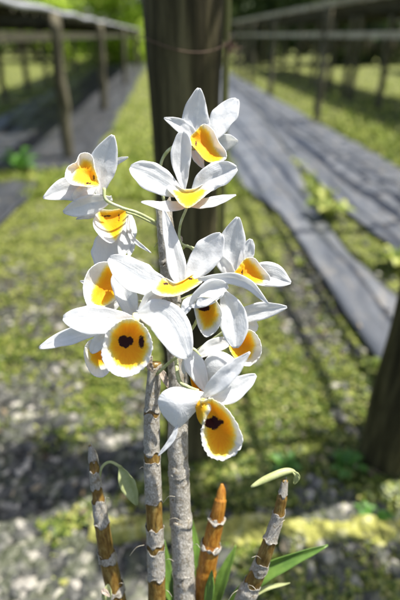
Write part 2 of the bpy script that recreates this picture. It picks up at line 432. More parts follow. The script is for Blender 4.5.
def ground_cover(n, seed):
    vs, fs = [], []; rnd = random.Random(seed); k = 0
    while k < n:
        k += 1; p = G(rnd.uniform(-40, 440), rnd.uniform(190, 660))
        u_ = project(p)
        if p.y < .15 or not scatter_ok(p) or (u_[0] > 90 and 508 < u_[1] < 552) or rnd.random() > (moss_w(p) - .42 + 1.1 * noise.noise(p * 5) + .6 * noise.noise(p * 13)) * 1.8: continue
        sz = rnd.uniform(.006, .021)
        for q in range(rnd.randint(3, 7)):
            th = rnd.uniform(0, 6.28); d = Vector((math.cos(th), math.sin(th), 0)); sd_ = Vector((-d.y, d.x, 0)) * sz * rnd.uniform(.25, .45); L = sz * rnd.uniform(.6, 1.2); h = sz * rnd.uniform(.3, 1.1)
            b = len(vs); c = p + Vector((0, 0, .004))
            vs += [c, c + d * L * .5 + sd_ + Vector((0, 0, h)), c + d * L * 1.1 + Vector((0, 0, h * .9)), c + d * L * .5 - sd_ + Vector((0, 0, h))]; fs.append((b, b + 1, b + 2, b + 3))
    return mesh('ground_cover', vs, fs)
t = NT('cover_leaves'); vv = t.n('ShaderNodeNewGeometry').outputs['Random Per Island']
cg = t.ramp(vv, [(0.0, (0.05, 0.09, 0.018)), (0.4, (0.15, 0.21, 0.035)), (0.75, (0.32, 0.37, 0.065)), (1.0, (0.50, 0.47, 0.18))])
t.bsdf(cg, 0.4, 0.5, None, 0.4, cg); M['cover'] = t.m
link('ground_cover', ground_cover(26000, 15), M['cover'], kind='stuff', label='small leafy weeds and moss covering the soil between the gravel', cat='ground cover', smooth=False)
def leaf_litter(n, seed):
    vs, fs = [], []; rnd = random.Random(seed)
    for k in range(n):
        p = G(rnd.uniform(-40, 440), 130 + 470 * rnd.random() ** 1.5); sz = rnd.uniform(.006, .016)
        if project(p)[1] > 500 and rnd.random() < .6: continue
        if p.y < .15: continue
        th = rnd.uniform(0, 6.28); d = Vector((math.cos(th), math.sin(th), rnd.uniform(-.2, .3))); sd_ = Vector((-d.y, d.x, rnd.uniform(-.3, .3))) * rnd.uniform(.25, .5)
        p.z = .034 + rnd.uniform(0, .01); b = len(vs)
        vs += [p - d * sz, p - d * sz * .3 + sd_ * sz, p + d * sz * .4 + sd_ * sz * .8, p + d * sz + Vector((0, 0, sz * .3)), p + d * sz * .4 - sd_ * sz * .8, p - d * sz * .3 - sd_ * sz]
        fs += [(b, b + 1, b + 5), (b + 1, b + 2, b + 4, b + 5), (b + 2, b + 3, b + 4)]
    return mesh('leaf_litter', vs, fs)
t = NT('dead_leaves'); vv = t.n('ShaderNodeNewGeometry').outputs['Random Per Island']
cg = t.ramp(vv, [(0.0, (0.07, 0.04, 0.02)), (0.5, (0.16, 0.12, 0.07)), (1.0, (0.34, 0.29, 0.19))])
t.bsdf(cg, 0.6, 0.3, None, 0.2, cg); M['litter'] = t.m
link('leaf_litter', leaf_litter(420, 19), M['litter'], kind='stuff', label='small dry brown leaves scattered on gravel and weed mats', cat='leaf litter', smooth=False)
# small leafy weeds one can tell apart
def weed(px, py, size, label, n=9, seed=0, mat='weed'):
    rnd = random.Random(seed * 7 + 1); base = G(px, py); vs, fs = [], []
    for k in range(n):
        th = k * 2.4 + rnd.uniform(-.3, .3); d = Vector((math.cos(th), math.sin(th), 0)); s = Vector((-d.y, d.x, 0))
        L = size * rnd.uniform(.6, 1.1); h = size * rnd.uniform(.3, .9); wd = L * rnd.uniform(.16, .26); b = len(vs); m = 7
        for i in range(m + 1):
            u = i / m; c = base + d * L * u + Vector((0, 0, h * math.sin(u * 2.2)))
            ww = wd * math.sin(math.pi * min(1, u * .96 + .04)) ** .7
            vs += [c - s * ww + Vector((0, 0, ww * .3)), c, c + s * ww + Vector((0, 0, ww * .3))]
        for i in range(m):
            for q in (0, 1): fs.append((b + i * 3 + q, b + i * 3 + q + 1, b + i * 3 + q + 4, b + i * 3 + q + 3))
    link('weed_plant', mesh('weed_plant', vs, fs), M[mat], label=label, cat='weed', group='leafy weeds in the gravel')
weed(326, 218, .17, 'bright green leafy weed growing in the gap between two weed mats', 14, 1, 'grass')
weed(394, 268, .13, 'bright green weed tuft at the right edge beside the weed mat', 13, 2, 'grass')
weed(300, 268, .05, 'light green broad weed standing alone beside the edge of the near weed mat', 7, 3, 'grass')
weed(345, 470, .06, 'dark green broad leaved weed at the foot of the right wooden post', 9, 4)
weed(372, 372, .05, 'light green weed between the mat and the leaning edge of right post', 8, 5, 'grass')
weed(285, 470, .05, 'low green weed midway between the two wooden posts', 9, 6)
weed(372, 520, .045, 'small green weed on the moss below the right post', 7, 7)
weed(20, 172, .2, 'dark green grassy tuft on the mat left of the near shed post', 12, 8)

# ------------------------------------------------------------------ wooden posts, wire
def post(base, h, r0, r1, label, cat='post', mat='wood', name='wooden_post', group=None, seg=20, seed=0., lean=(0, 0), n=26, wob=.16):
    path = [base + Vector((lean[0] * i / n, lean[1] * i / n, -0.03 + (h + .03) * i / n)) for i in range(n + 1)]
    rads = [r0 + (r1 - r0) * i / n for i in range(n + 1)]
    vs, fs = tube(path, rads, seg, True, wob, 1.0, seed)
    return link(name, mesh(name, vs, fs), M[mat], label=label, cat=cat, group=group)
pc = G(190, 462); pc.y += 0.05
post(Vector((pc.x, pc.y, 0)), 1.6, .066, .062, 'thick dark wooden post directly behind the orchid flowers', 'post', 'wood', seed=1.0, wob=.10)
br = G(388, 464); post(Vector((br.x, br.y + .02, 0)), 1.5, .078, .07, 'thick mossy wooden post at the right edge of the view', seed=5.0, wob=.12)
bp = Vector((pc.x + .074, pc.y + .035, 0))
post(bp, 1.5, .0075, .0065, 'thin yellow-green bamboo stake tied against right side of the dark post', 'stake', 'bamboo', 'bamboo_stake', seg=10, seed=3., wob=.12)
def ring_wire(z0, r):
    path = []
    for i in range(49):
        th = R(200) + i / 48 * R(320)
        path.append(Vector((pc.x + r * 1.12 * math.cos(th) + .004, pc.y + r * math.sin(th), z0 + .012 * math.sin(th * 2 + 1) + .012 * i / 48)))
    return path
wv, wf = tube(ring_wire(.985, .071), [.0008] * 49, 6)
wr = link('tie_wire', mesh('tie_wire', wv, wf), M['wire'], label='rusty wire wrapped around the dark post near the top', cat='wire')
rnd = random.Random(9); vs, fs = [], []
kn = Vector((pc.x + .078, pc.y - .01, .985))
for k in range(46):
    d = Vector((rnd.gauss(0, 1), rnd.gauss(0, 1), rnd.gauss(-.6, 1))).normalized() * rnd.uniform(.008, .03)
    a_, b_ = tube([kn + d * -.2, kn + d * .5 + Vector((0, 0, rnd.uniform(-.004, .004))), kn + d], [.0008, .0007, .0003], 5)
    o_ = len(vs); vs += a_; fs += [tuple(o_ + i for i in f) for f in b_]
link('straw_knot', mesh('straw_knot', vs, fs), M['straw'], label='frayed brown straw tie knotted on the stake beside the post', cat='tie')

# ------------------------------------------------------------------ mossy edging log
def moss_log(a, b, r, label, seed):
    n = 300; path = [a.lerp(b, i / n) + Vector((0, .012 * noise.noise(Vector((i * .03, seed, 0))), r * .1)) for i in range(n + 1)]
    rads = [r * (1 + .18 * noise.noise(Vector((i * .05, seed, 3)))) for i in range(n + 1)]
    vs, fs = tube(path, rads, 40, True, .35, 1.3, seed)
    vs = [v + Vector((0, 0, 1)) * (.016 * noise.noise(v * 42) + .010 * noise.noise(v * 100)) + Vector((0, .02 * noise.noise(v * 14), 0)) for v in vs]
    return link('mossy_log', mesh('mossy_log', vs, fs), M['moss'], label=label, cat='log')
moss_log(G(92, 532), G(470, 536), .030, 'long low log covered in yellow-green moss lying across the ground', 2.)

# ------------------------------------------------------------------ shade sheds
def bar(a, b, w, h, name, mat, parent=None, n=14, wob=.12, seed=0):
    d = (b - a).normalized(); s = d.cross(Vector((0, 0, 1)))
    if s.length < .1: s = Vector((1, 0, 0))
    s.normalize(); u = s.cross(d)
    vs, fs = [], []
    for i in range(n + 1):
        c = a.lerp(b, i / n)
        for (x, y) in ((-1, -1), (1, -1), (1, 1), (-1, 1)):
            j = 1 + wob * noise.noise(Vector((i * .7, x * 3 + seed, y * 5)))
            vs.append(c + s * x * w / 2 * j + u * y * h / 2 * j)
    for i in range(n):
        for k in range(4): fs.append((i * 4 + k, i * 4 + (k + 1) % 4, (i + 1) * 4 + (k + 1) % 4, (i + 1) * 4 + k))
    fs += [(3, 2, 1, 0), tuple(n * 4 + k for k in range(4))]
    return link(name, mesh(name, vs, fs), M[mat], parent, smooth=False)
def net_panel(L0, L1, s0, s1, z, sag, parent, seed):
    nl, ns = 10, max(6, int((s1 - s0) / .18)); vs = []
    for j in range(ns + 1):
        s = s0 + (s1 - s0) * j / ns
        for i in range(nl + 1):
            u = i / nl
            zz = z + sag * math.sin(math.pi * u) * .6 - .03 * abs(math.sin(s * 2.2)) + .035 * noise.noise(Vector((u * 4, s * 2, seed)))
            vs.append(rowpt(L0 + (L1 - L0) * u + .02 * noise.noise(Vector((s * 2, u * 2, seed))), s, zz))
    w_ = nl + 1; fs = [(j * w_ + i, j * w_ + i + 1, (j + 1) * w_ + i + 1, (j + 1) * w_ + i) for j in range(ns) for i in range(nl)]
    o = link('shade_net', mesh('shade_net', vs, fs), M['net'], parent)
    so = o.modifiers.new('s', 'SOLIDIFY'); so.thickness = .006
def shed(name_label, Lin, Lout, posts_in, posts_out, s0, s1, ztop, zbeam, seed, gaps=(), beam_mat='beam', nets=None, tilt=0.):
    root = empty('shade_shed', rowpt((Lin + Lout) / 2, s0), name_label, 'shade shed', 'low shade sheds on either side of the post')
    rnd = random.Random(seed)
    for L, ps in ((Lin, posts_in), (Lout, posts_out)):
        for s in ps:
            b = rowpt(L, s); n = 12; zz = ztop
            path = [b + Vector((tilt * i / n + rnd.uniform(-.012, .012), rnd.uniform(-.012, .012), -.03 + (zz + .03) * i / n)) for i in range(n + 1)]
            rr = rnd.uniform(.046, .054)
            v_, f_ = tube(path, [rr] * (n + 1), 12, True, .2, 1, seed + s)
            link('post', mesh('post', v_, f_), M['post_grey'], root)
        bar(rowpt(L, s0, zbeam), rowpt(L, s1, zbeam), .045, .055, 'beam', beam_mat, root, 40, .15, seed)
        bar(rowpt(L - .01, s0, ztop + .03), rowpt(L - .01, s1, ztop + .03), .05, .06, 'purlin', beam_mat, root, 60, .35, seed + 3)
    s = s0
    if nets is None: nets = (Lin, Lout)
    allp = sorted(set(posts_in))
    for s in allp:
        bar(rowpt(Lin, s, ztop - .07), rowpt(Lout, s, ztop - .05), .05, .05, 'crossbeam', 'wood_dark', root, 10)
    s = s0 + .3
    while s < s1:
        a_, b_ = sorted((Lin, nets[1] if nets[0] != Lin else Lout))
        bar(rowpt(a_ - .04, s, ztop - .015), rowpt(b_ + .05, s + rnd.uniform(-.05, .05), ztop - .015), rnd.uniform(.03, .055), .022, 'lath', 'wood_dark', root, 6, .2, s)
        s += rnd.uniform(.24, .36)
    s = s0; k = 0
    while s < s1:
        e = min(s + 1.6, s1)
        if k not in gaps: net_panel(nets[0], nets[1], s + .02, e - .02, ztop + .02, .05, root, seed + k)
        s = e; k += 1
    return root
Lp, s_p1 = gl(68, 160); s_p2 = gl(103, 112)[1]; s_p3 = gl(121, 85)[1]; s_p4 = gl(133, 70)[1]
Lo = gl(28, 92)[0]; so2 = gl(28, 92)[1]
shL = shed('long low shade shed with dark netting and grey pole on the left', Lp, Lo, [1.2, s_p1, s_p2, s_p3, s_p4, 20], [2.4, so2, 8.7, 12, 16, 20], 1.0, 20, 1.14, .99, 11, gaps=(2,), beam_mat='wood_dark', tilt=.055)
pth = [rowpt(Lp + .03, 1.0 + 19 * i / 80, 1.165 + .008 * math.sin(i * 1.1)) for i in range(81)]
v_, f_ = tube(pth, [.020] * 81, 10, True, .25, 1, 4); link('edge_pole', mesh('edge_pole', v_, f_), M['pipe'], shL)
Lr1, sr1 = gl(316, 121); sr2 = gl(270, 95)[1]; sr3 = gl(248, 80)[1]
Lr2, sr4 = gl(343, 97); sr5 = gl(362, 112)[1]
shR = shed('long low shade shed with pale beams and dark netting on the right', Lr1, Lr2 , [1.6, sr1, sr2, sr3, 11.5, 14, 17], [3.0, 4.6, sr4, 7.4, 8.6, 9.9, 11, 12.4, 14, 15.5, 17], 1.3, 17, 1.29, 1.0, 23, nets=(Lr2, Lr2 + 1.5))
# clips and dry litter lying along the pale purlins of the right shed
shR2 = shed('second shade shed farther right behind the pale beams', Lr2 + 4.0, Lr2 + 5.4, [3.5, 6, 8.5, 11, 14], [4.5, 8, 11, 14], 3, 16, 1.35, 1.0, 31)
# hanging orchids under the sheds: dry roots and narrow leaves
def hanging(L, s, z, sc, seed, label):
    rnd = random.Random(seed); b = rowpt(L, s, z)
    r = empty('hanging_orchid', b, label, 'hanging plant', 'orchids hanging under the shade sheds')
    vs, fs = [], []
    for k in range(26):
        th = rnd.uniform(0, 6.28); d = Vector((math.cos(th), math.sin(th), 0)) * rnd.uniform(.03, .13) * sc
        ln = rnd.uniform(.08, .26) * sc
        a_, b_ = tube([b + d * .2, b + d * .8 + Vector((0, 0, -ln * .4)), b + d + Vector((0, 0, -ln))], [.006 * sc, .006 * sc, .002], 5)
        o_ = len(vs); vs += a_; fs += [tuple(o_ + i for i in f) for f in b_]
    link('roots', mesh('roots', vs, fs), M['roots'], r)
    vs, fs = [], []
    for k in range(16):
        th = rnd.uniform(0, 6.28); d = Vector((math.cos(th), math.sin(th), 0)); sd_ = Vector((-d.y, d.x, 0)) * .013 * sc
        L_ = rnd.uniform(.1, .2) * sc; o_ = len(vs)
        for i in range(5):
            u = i / 4; c = b + d * L_ * u + Vector((0, 0, (u * .12 - u * u * .16) * sc)); ww = 1 - u * .8
            vs += [c - sd_ * ww, c + sd_ * ww]
        fs += [(o_ + 2 * i, o_ + 2 * i + 1, o_ + 2 * i + 3, o_ + 2 * i + 2) for i in range(4)]
    link('leaves', mesh('leaves', vs, fs), M['weed'], r)
rnd = random.Random(77)
k = 0
for s in (4.2, 4.7, 5.2, 5.8, 6.4, 7.1, 7.8, 8.6, 9.6, 10.8, 12.2):
    k += 1; hanging(Lr2 + .1 + .5 * rnd.random(), s + rnd.uniform(-.15, .15), .98, rnd.uniform(1.2, 1.7), 100 + k, 'dry rooted orchid hanging below the beam of the right shade shed')
for s in (4.5, 5.1, 5.9, 6.8, 7.7, 8.8, 10.2, 11.6):
    k += 1; hanging(Lr2 + 1.1 + .5 * rnd.random(), s + rnd.uniform(-.15, .15), .98, rnd.uniform(1.4, 1.9), 100 + k, 'dry rooted orchid hanging in the second line under the right shade shed')
for s in (3.4, 4.3, 5.4, 6.6, 8.0):
    k += 1; hanging(Lp - .5 - .4 * rnd.random(), s + rnd.uniform(-.15, .15), .93, rnd.uniform(.9, 1.2), 100 + k, 'dry rooted orchid hanging below the beam of the left shade shed')

# unseen slatted frame, added overhead to stripe the ground with shade
rf = empty('added_shade_slats', Vector((1.2, 1.5, 1.6)), 'unseen slatted wooden frame overhead, added to cast stripes of shade', 'added shade frame')
rnd = random.Random(41); Lq = .98
while Lq < 3.4:
    bar(rowpt(Lq, -.4 + rnd.uniform(-.3, .3), 1.62), rowpt(Lq + rnd.uniform(-.12, .12), 6.6, 1.62), rnd.uniform(.015, .04), .02, 'slat', 'wood_dark', rf, 10, .3, Lq)
    Lq += rnd.uniform(.11, .26)
for sq in (.95, 2.6, 4.6, 6.2): bar(rowpt(.8, sq, 1.58), rowpt(3.4, sq + .1, 1.58), .05, .05, 'crossbeam', 'wood_dark', rf, 10)
# ------------------------------------------------------------------ trees and far wood
def leaf_cloud(centers, n, size, rnd):
    vs, fs = [], []
    for _ in range(n):
        c, r = centers[rnd.randrange(len(centers))]
        d = Vector((rnd.gauss(0, 1), rnd.gauss(0, 1), rnd.gauss(0, 1))).normalized() * r * rnd.uniform(.45, 1.05)
        p = c + Vector((d.x, d.y, d.z * .75)); b = len(vs)
        a_ = Vector((rnd.gauss(0, 1), rnd.gauss(0, 1), rnd.gauss(0, 1))).normalized(); e = a_.cross(Vector((rnd.random(), rnd.random(), rnd.random() + .1))).normalized()
        s = size * rnd.uniform(.6, 1.4)
        vs += [p - a_ * s, p + e * s * .45, p + a_ * s, p - e * s * .45]; fs.append((b, b + 1, b + 2, b + 3))
    return vs, fs
def tree(x, y, h, r, label, mat, seed, n=3500, size=.11, low=True):
    rnd = random.Random(seed); b = Vector((x, y, 0))
    root = empty('tree', b, label, 'tree', 'trees behind the shade sheds')
    vs, fs = [], []; cs = []
    n_ = 8; path = [b + Vector((rnd.uniform(-.08, .08), 0, h * .8 * i / n_)) for i in range(n_ + 1)]
    v_, f_ = tube(path, [.12 * h / 5 * (1 - .75 * i / n_) for i in range(n_ + 1)], 9, True, .2, 1, seed)
    vs += v_; fs += f_
    for k in range(9):
        q = path[rnd.randint(0 if low else 2, n_)]; th = rnd.uniform(0, 6.28); l = r * rnd.uniform(.5, 1)
        e = q + Vector((math.cos(th) * l, math.sin(th) * l, rnd.uniform(.1, .7) * l))
        v_, f_ = tube([q, q.lerp(e, .5) + Vector((0, 0, .1)), e], [.035, .025, .01], 6)
        o_ = len(vs); vs += v_; fs += [tuple(o_ + i for i in f) for f in f_]
        cs.append((e, r * rnd.uniform(.35, .6)))
        cs.append((q.lerp(e, .6) + Vector((0, 0, .3)), r * rnd.uniform(.3, .5)))
    link('trunk', mesh('trunk', vs, fs), M['bark'], root)
    v_, f_ = leaf_cloud(cs, n, size, rnd); link('crown', mesh('crown', v_, f_), M[mat], root, smooth=False)
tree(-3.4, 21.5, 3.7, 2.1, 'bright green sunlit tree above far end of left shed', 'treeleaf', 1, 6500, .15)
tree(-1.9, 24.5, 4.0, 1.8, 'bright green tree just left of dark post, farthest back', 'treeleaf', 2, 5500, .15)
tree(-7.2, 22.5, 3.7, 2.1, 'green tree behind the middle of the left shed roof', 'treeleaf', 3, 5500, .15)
tree(-11.5, 22, 3.8, 2.2, 'dark tree at far left behind the left shed', 'darkleaf', 4, 5500, .15)
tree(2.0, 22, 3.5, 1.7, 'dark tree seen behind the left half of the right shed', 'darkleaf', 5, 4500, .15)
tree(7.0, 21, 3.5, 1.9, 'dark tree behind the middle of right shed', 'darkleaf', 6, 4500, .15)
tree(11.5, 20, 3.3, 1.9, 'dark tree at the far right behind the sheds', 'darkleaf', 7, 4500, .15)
tree(4.4, 19.5, 3.2, 1.5, 'dark tree close behind the hanging plants right of the post', 'darkleaf', 18, 4500, .14)
rnd = random.Random(5); cs = []
for k in range(70):
    cs.append((Vector((-34 + 68 * k / 69 + rnd.uniform(-.4, .4), 29 + rnd.uniform(-1.5, 1.5), rnd.uniform(.3, 3.2))), rnd.uniform(1.2, 2.0)))
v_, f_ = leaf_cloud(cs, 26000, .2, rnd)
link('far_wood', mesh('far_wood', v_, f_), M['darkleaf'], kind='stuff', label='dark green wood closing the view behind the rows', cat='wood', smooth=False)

# unseen leafy branches, added overhead only to dapple chosen spots with shade
def shade_branch(tx, ty, spread, n, seed, label):
    rnd = random.Random(seed); z = 1.75; k = z / math.tan(SUN_EL)
    c = Vector((tx + SUN_DIR.x * k, ty + SUN_DIR.y * k, z))
    r_ = empty('added_shade_branch', c, label, 'added branch', 'unseen leafy branches added for their shade')
    cs = [(c + Vector((rnd.uniform(-1, 1) * spread[0], rnd.uniform(-1, 1) * spread[1], rnd.uniform(-.05, .12))), rnd.uniform(.05, .11)) for _ in range(n)]
    vs, fs = [], []; root_ = c + Vector((spread[0] + 1.2, .3, .1))
    for q, _ in cs:
        v_, f_ = tube(spline([root_, c.lerp(root_, .4) + Vector((0, 0, .06)), q], 8), [.012 - .0012 * i for i in range(9)], 6)
        o_ = len(vs); vs += v_; fs += [tuple(o_ + i for i in f) for f in f_]
    link('limb', mesh('limb', vs, fs), M['bark'], r_)
    v_, f_ = leaf_cloud(cs, n * 95, .022, rnd); link('leaves', mesh('leaves', v_, f_), M['darkleaf'], r_, smooth=False)
g1 = G(320, 605); shade_branch(g1.x, g1.y, (.24, .04), 11, 3, 'unseen leafy branch added overhead to shade the lower right gravel')
g1 = G(70, 476); shade_branch(g1.x, g1.y, (.34, .075), 26, 4, 'unseen leafy branch added overhead to shade the lower left gravel')
g1 = G(345, 452); shade_branch(g1.x + .05, g1.y + .02, (.16, .03), 5, 5, 'unseen leafy branch added overhead to shade the foot of the right post')
# ------------------------------------------------------------------ the orchid
plant = empty('orchid_plant', Vector((0.0, 0.16, 0)), 'tall orchid with two silvery canes bearing all the white and yellow flowers', 'orchid')
def set_uv(me, uvs):
    l = me.uv_layers.new(name='UVMap')
    for lp in me.loops: l.data[lp.index].uv = uvs[lp.vertex_index]
def ribbon(pts, W, d0, shape='petal', roll=0., cup=.18, wave=.08, tipw=0.0, seed=0., nu=26, nv=11, twist=0.):
    """pts: (px, py, cm behind flower depth d0); W: width in px"""
    world = [P(x, y, d0 + z * .01) for (x, y, z) in pts]
    cl = spline(world, nu); vs, uvs = [], []; Wm = W / F * d0
    A = {'petal': (1.25, .62, .22), 'sepal': (1.0, .72, .26), 'lance': (.85, .85, .30), 'round': (1.5, .55, .18)}[shape]
    for i in range(nu + 1):
        s = i / nu; t_ = (cl[min(i + 1, nu)] - cl[max(i - 1, 0)]).normalized()
        view = (cl[i] - CAM).normalized(); side = t_.cross(view)
        side = side.normalized() if side.length > 1e-5 else RT
        side = Matrix.Rotation(R(roll + twist * s), 3, t_) @ side
        nrm = t_.cross(side).normalized()
        ss = min(1., s * .985 + .0)
        wd = Wm * max(.012, math.sin(math.pi * ss ** A[0]) ** A[1]) * .5
        if s < .3: wd = max(wd, Wm * A[2] * .5 * (1 - s / .3) + wd * (s / .3))
        for j in range(nv):
            v = j / (nv - 1) * 2 - 1
            edge = 1 + wave * noise.noise(Vector((s * 5, seed, 3 * v))) * 2
            z = cup * wd * (v * v) * 1.2 - .10 * wd * math.exp(-(v * 6) ** 2)
            z += wave * wd * 2.2 * abs(v) ** 2 * noise.noise(Vector((s * 4.2 + seed, v * 1.1, seed)))
            z += .0007 * noise.noise(Vector((s * 6, v * 2.2, seed + 5)))
            vs.append(cl[i] + side * wd * v * edge + nrm * z); uvs.append((s, v * .5 + .5))
    fs = [(i * nv + j, i * nv + j + 1, (i + 1) * nv + j + 1, (i + 1) * nv + j) for i in range(nu) for j in range(nv - 1)]
    me = mesh('petal', vs, fs); set_uv(me, uvs); return me
def patch(outline, d0, bowl, tilt=(0, 0), center=None, yellow=None, blots=(), wave=.5, seed=0., nr=22, nt_=132, lift=0.):
    """a cupped surface inside a smooth outline. bowl: cm deep in the middle; tilt: cm of depth per 10 px in x and y"""
    ol = closed_spline([(x, y, 0) for x, y in outline], nt_)
    cx = sum(p.x for p in ol) / nt_; cy = sum(p.y for p in ol) / nt_
    if center: cx, cy = center
    vs, uvs, ye, bl = [], [], [], []
    mm = d0 / F * 1000
    for i in range(nr + 1):
        r = (i / nr) ** .9
        for k in range(nt_):
            if i == 0 and k: continue
            o = ol[k]; th = 2 * math.pi * k / nt_
            px, py = cx + (o.x - cx) * r, cy + (o.y - cy) * r
            fr = 1 + wave * .05 * r ** 8 * noise.noise(Vector((k * .6, seed, 0)))
            px, py = cx + (px - cx) * fr, cy + (py - cy) * fr
            z = bowl * (1 - r ** 2.2) + tilt[0] * (px - cx) / 10 + tilt[1] * (py - cy) / 10
            z += wave * .16 * r ** 4 * noise.noise(Vector((math.cos(th) * 5, math.sin(th) * 5, seed))) + wave * .09 * r ** 8 * noise.noise(Vector((k * .55, seed, 3)))
            z += lift * max(0, r - .8) * 5
            vs.append(P(px, py, d0 + z * .01)); uvs.append((r, k / nt_))
            ye.append(polydist(px, py, yellow) * mm if yellow else 20.)
            b_ = 20.
            for (bx, by, rx, ry) in blots:
                q = math.hypot((px - bx) / rx, (py - by) / ry); b_ = min(b_, (q - 1) * min(rx, ry) * mm)
            bl.append(b_)
    fs = [(0, 1 + k, 1 + (k + 1) % nt_) for k in range(nt_)]
    for i in range(nr - 1):
        a0 = 1 + i * nt_
        for k in range(nt_): fs.append((a0 + k, a0 + nt_ + k, a0 + nt_ + (k + 1) % nt_, a0 + (k + 1) % nt_))
    me = mesh('lip', vs, fs); set_uv(me, uvs)
    for nm, dat in (('yel', ye), ('blot', bl)):
        a = me.attributes.new(nm, 'FLOAT', 'POINT'); a.data.foreach_set('value', dat)
    return me
def thick(o, t=.0004):
    m = o.modifiers.new('thickness', 'SOLIDIFY'); m.thickness = t; m.offset = 0; return o
def stalk(parent, pts, r, d0, name='stalk', mat='stalk', r1=None):
    path = spline([P(x, y, d0 + z * .01) for x, y, z in pts], 20); r1 = r if r1 is None else r1
    v_, f_ = tube(path, [.72 * (r + (r1 - r) * i / 20) / F * d0 for i in range(21)], 10, True, .12, 1, pts[0][0])
    return link(name, mesh(name, v_, f_), M[mat], parent)
def flower(px, py, d0, petals, lips, label=None, column=None, push=0.):
    fl = bpy.data.objects.new('flower', None); C.objects.link(fl); fl.parent = plant
    fl.location = P(px, py, d0) - plant.location; fl.empty_display_size = .01
    fl.matrix_parent_inverse = Matrix.Identity(4)
    fl['label'] = label or 'white flower with yellow lip'
    bpy.context.view_layer.update()
    W = Matrix.Translation(P(px, py, d0)).inverted()
    def add(name, me, mat):
        me.transform(W); o = link(name, me, mat); o.parent = fl; return thick(o)
    for i, p in enumerate(petals):
        if 'out' in p:
            add(p.get('name', 'petal'), patch(p['out'], d0 + p.get('z', 0) * .01, p.get('bowl', -.4), p.get('tilt', (0, 0)), wave=.3, seed=px + i), M['petal'])
        else:
            q = dict(p); nm = q.pop('name', 'petal'); pts = q.pop('pts'); W_ = q.pop('w'); pts = [(x_, y_, z_ + push * (1, .8, .3)[min(k_, 2)]) for k_, (x_, y_, z_) in enumerate(pts)]
            add(nm, ribbon(pts, W_, d0, seed=px * .13 + i * 3.7, **q), M['petal'])
    for i, l in enumerate(lips):
        q = dict(l); out = q.pop('out'); z = q.pop('z', 0) - (0.65 * q['bowl'] if q['bowl'] > 0 else 0)
        add('lip', patch(out, d0 + z * .01, seed=py * .1 + i, **q), M['lip'])
    if column:
        (x0, y0, z0), (x1, y1, z1), rc = column
        a, b = P(x0, y0, d0 + z0 * .01), P(x1, y1, d0 + z1 * .01); n = 8
        v_, f_ = tube([a.lerp(b, i / n) for i in range(n + 1)], [rc / F * d0 * (.75 + .35 * math.sin(math.pi * (i / n) ** 1.5)) for i in range(n + 1)], 12)
        me = mesh('column', v_, f_); me.transform(W); link('column', me, M['column']).parent = fl
    return fl
def S(pts, w, shape='sepal', **k): return dict(name='sepal', pts=pts, w=w, shape=shape, **k)
def T(pts, w, shape='petal', **k): return dict(name='petal', pts=pts, w=w, shape=shape, **k)

flower(203, 148, .365, [
    S([(200, 150, .6), (195, 122, .5), (199, 88, -.2)], 28, 'sepal', roll=8),
    T([(207, 148, .5), (221, 122, .6), (237, 99, 1.0)], 26, 'petal', roll=-25),
    S([(197, 142, .4), (183, 128, .1), (164, 118, -.3)], 15, 'lance', roll=20),
    S([(210, 152, .7), (224, 142, .8), (238, 141, .7)], 17, 'sepal', roll=20),
    S([(192, 148, .2), (198, 158, -.1), (204, 169, -.3)], 10, 'lance')],
    [dict(out=[(189, 140), (196, 131), (204, 124), (213, 130), (219, 142), (226, 152), (225, 160), (214, 163), (205, 160), (197, 151)],
          bowl=1.0, tilt=(-.25, -.35), yellow=[(189, 140), (201, 127), (208, 133), (213, 147), (221, 158), (218, 163), (206, 161), (196, 150)],
          blots=[(196, 144, .8, 3)])], 'topmost flower, turned down to the left, with amber throat', push=.6)
flower(187, 194, .345, [
    S([(184, 195, .3), (181, 162, .0), (183, 131, -.5)], 20, 'round', roll=0, cup=.25),
    T([(184, 197, .2), (158, 181, -.1), (130, 167, -.6)], 29, 'petal', roll=18),
    T([(190, 196, .2), (212, 178, -.1), (237, 168, -.5)], 27, 'petal', roll=-20),
    S([(189, 206, .1), (166, 207, -.5), (141, 202, -.9)], 15, 'lance', roll=50),
    S([(186, 206, .1), (212, 203, -.5), (236, 195, -.9)], 15, 'lance', roll=-50)],
    [dict(out=[(167, 188), (173, 184), (184, 189), (196, 188), (206, 183), (215, 187), (206, 195), (194, 205), (187, 208), (180, 204), (174, 196)],
          bowl=.5, tilt=(0, -.9), z=-.4, yellow=[(174, 191), (184, 193), (196, 192), (206, 187), (203, 194), (192, 205), (186, 207), (180, 201)])],
    'second flower from the top, petals spread level over a small yellow lip')
flower(95, 180, .355, [
    S([(99, 196, .3), (102, 168, .2), (113, 135, -.2)], 28, 'sepal', roll=-12),
    S([(95, 192, .2), (70, 189, .0), (43, 198, -.2)], 25, 'lance', roll=15),
    T([(112, 198, .2), (88, 205, -.1), (63, 212, -.3)], 21, 'sepal', roll=-15),
    T([(98, 182, .3), (84, 193, -.2), (72, 199, -.5)], 15, 'petal'),
    S([(100, 188, .5), (113, 165, .4), (128, 157, .2)], 7, 'sepal')],
    [dict(out=[(65, 177), (67, 168), (72, 164), (76, 162), (80, 154), (88, 153), (93, 158), (95, 170), (99, 184), (92, 187), (80, 186), (70, 184)],
          bowl=.9, tilt=(.35, -.2), z=-.2, yellow=[(73, 180), (77, 171), (84, 161), (90, 163), (94, 172), (98, 185), (86, 185)], blots=[(88, 183.5, 3.2, .9), (94, 177, .6, 2.5)])],
    'leftmost upper flower in profile with a white double-lobed yellow lip', push=.6)
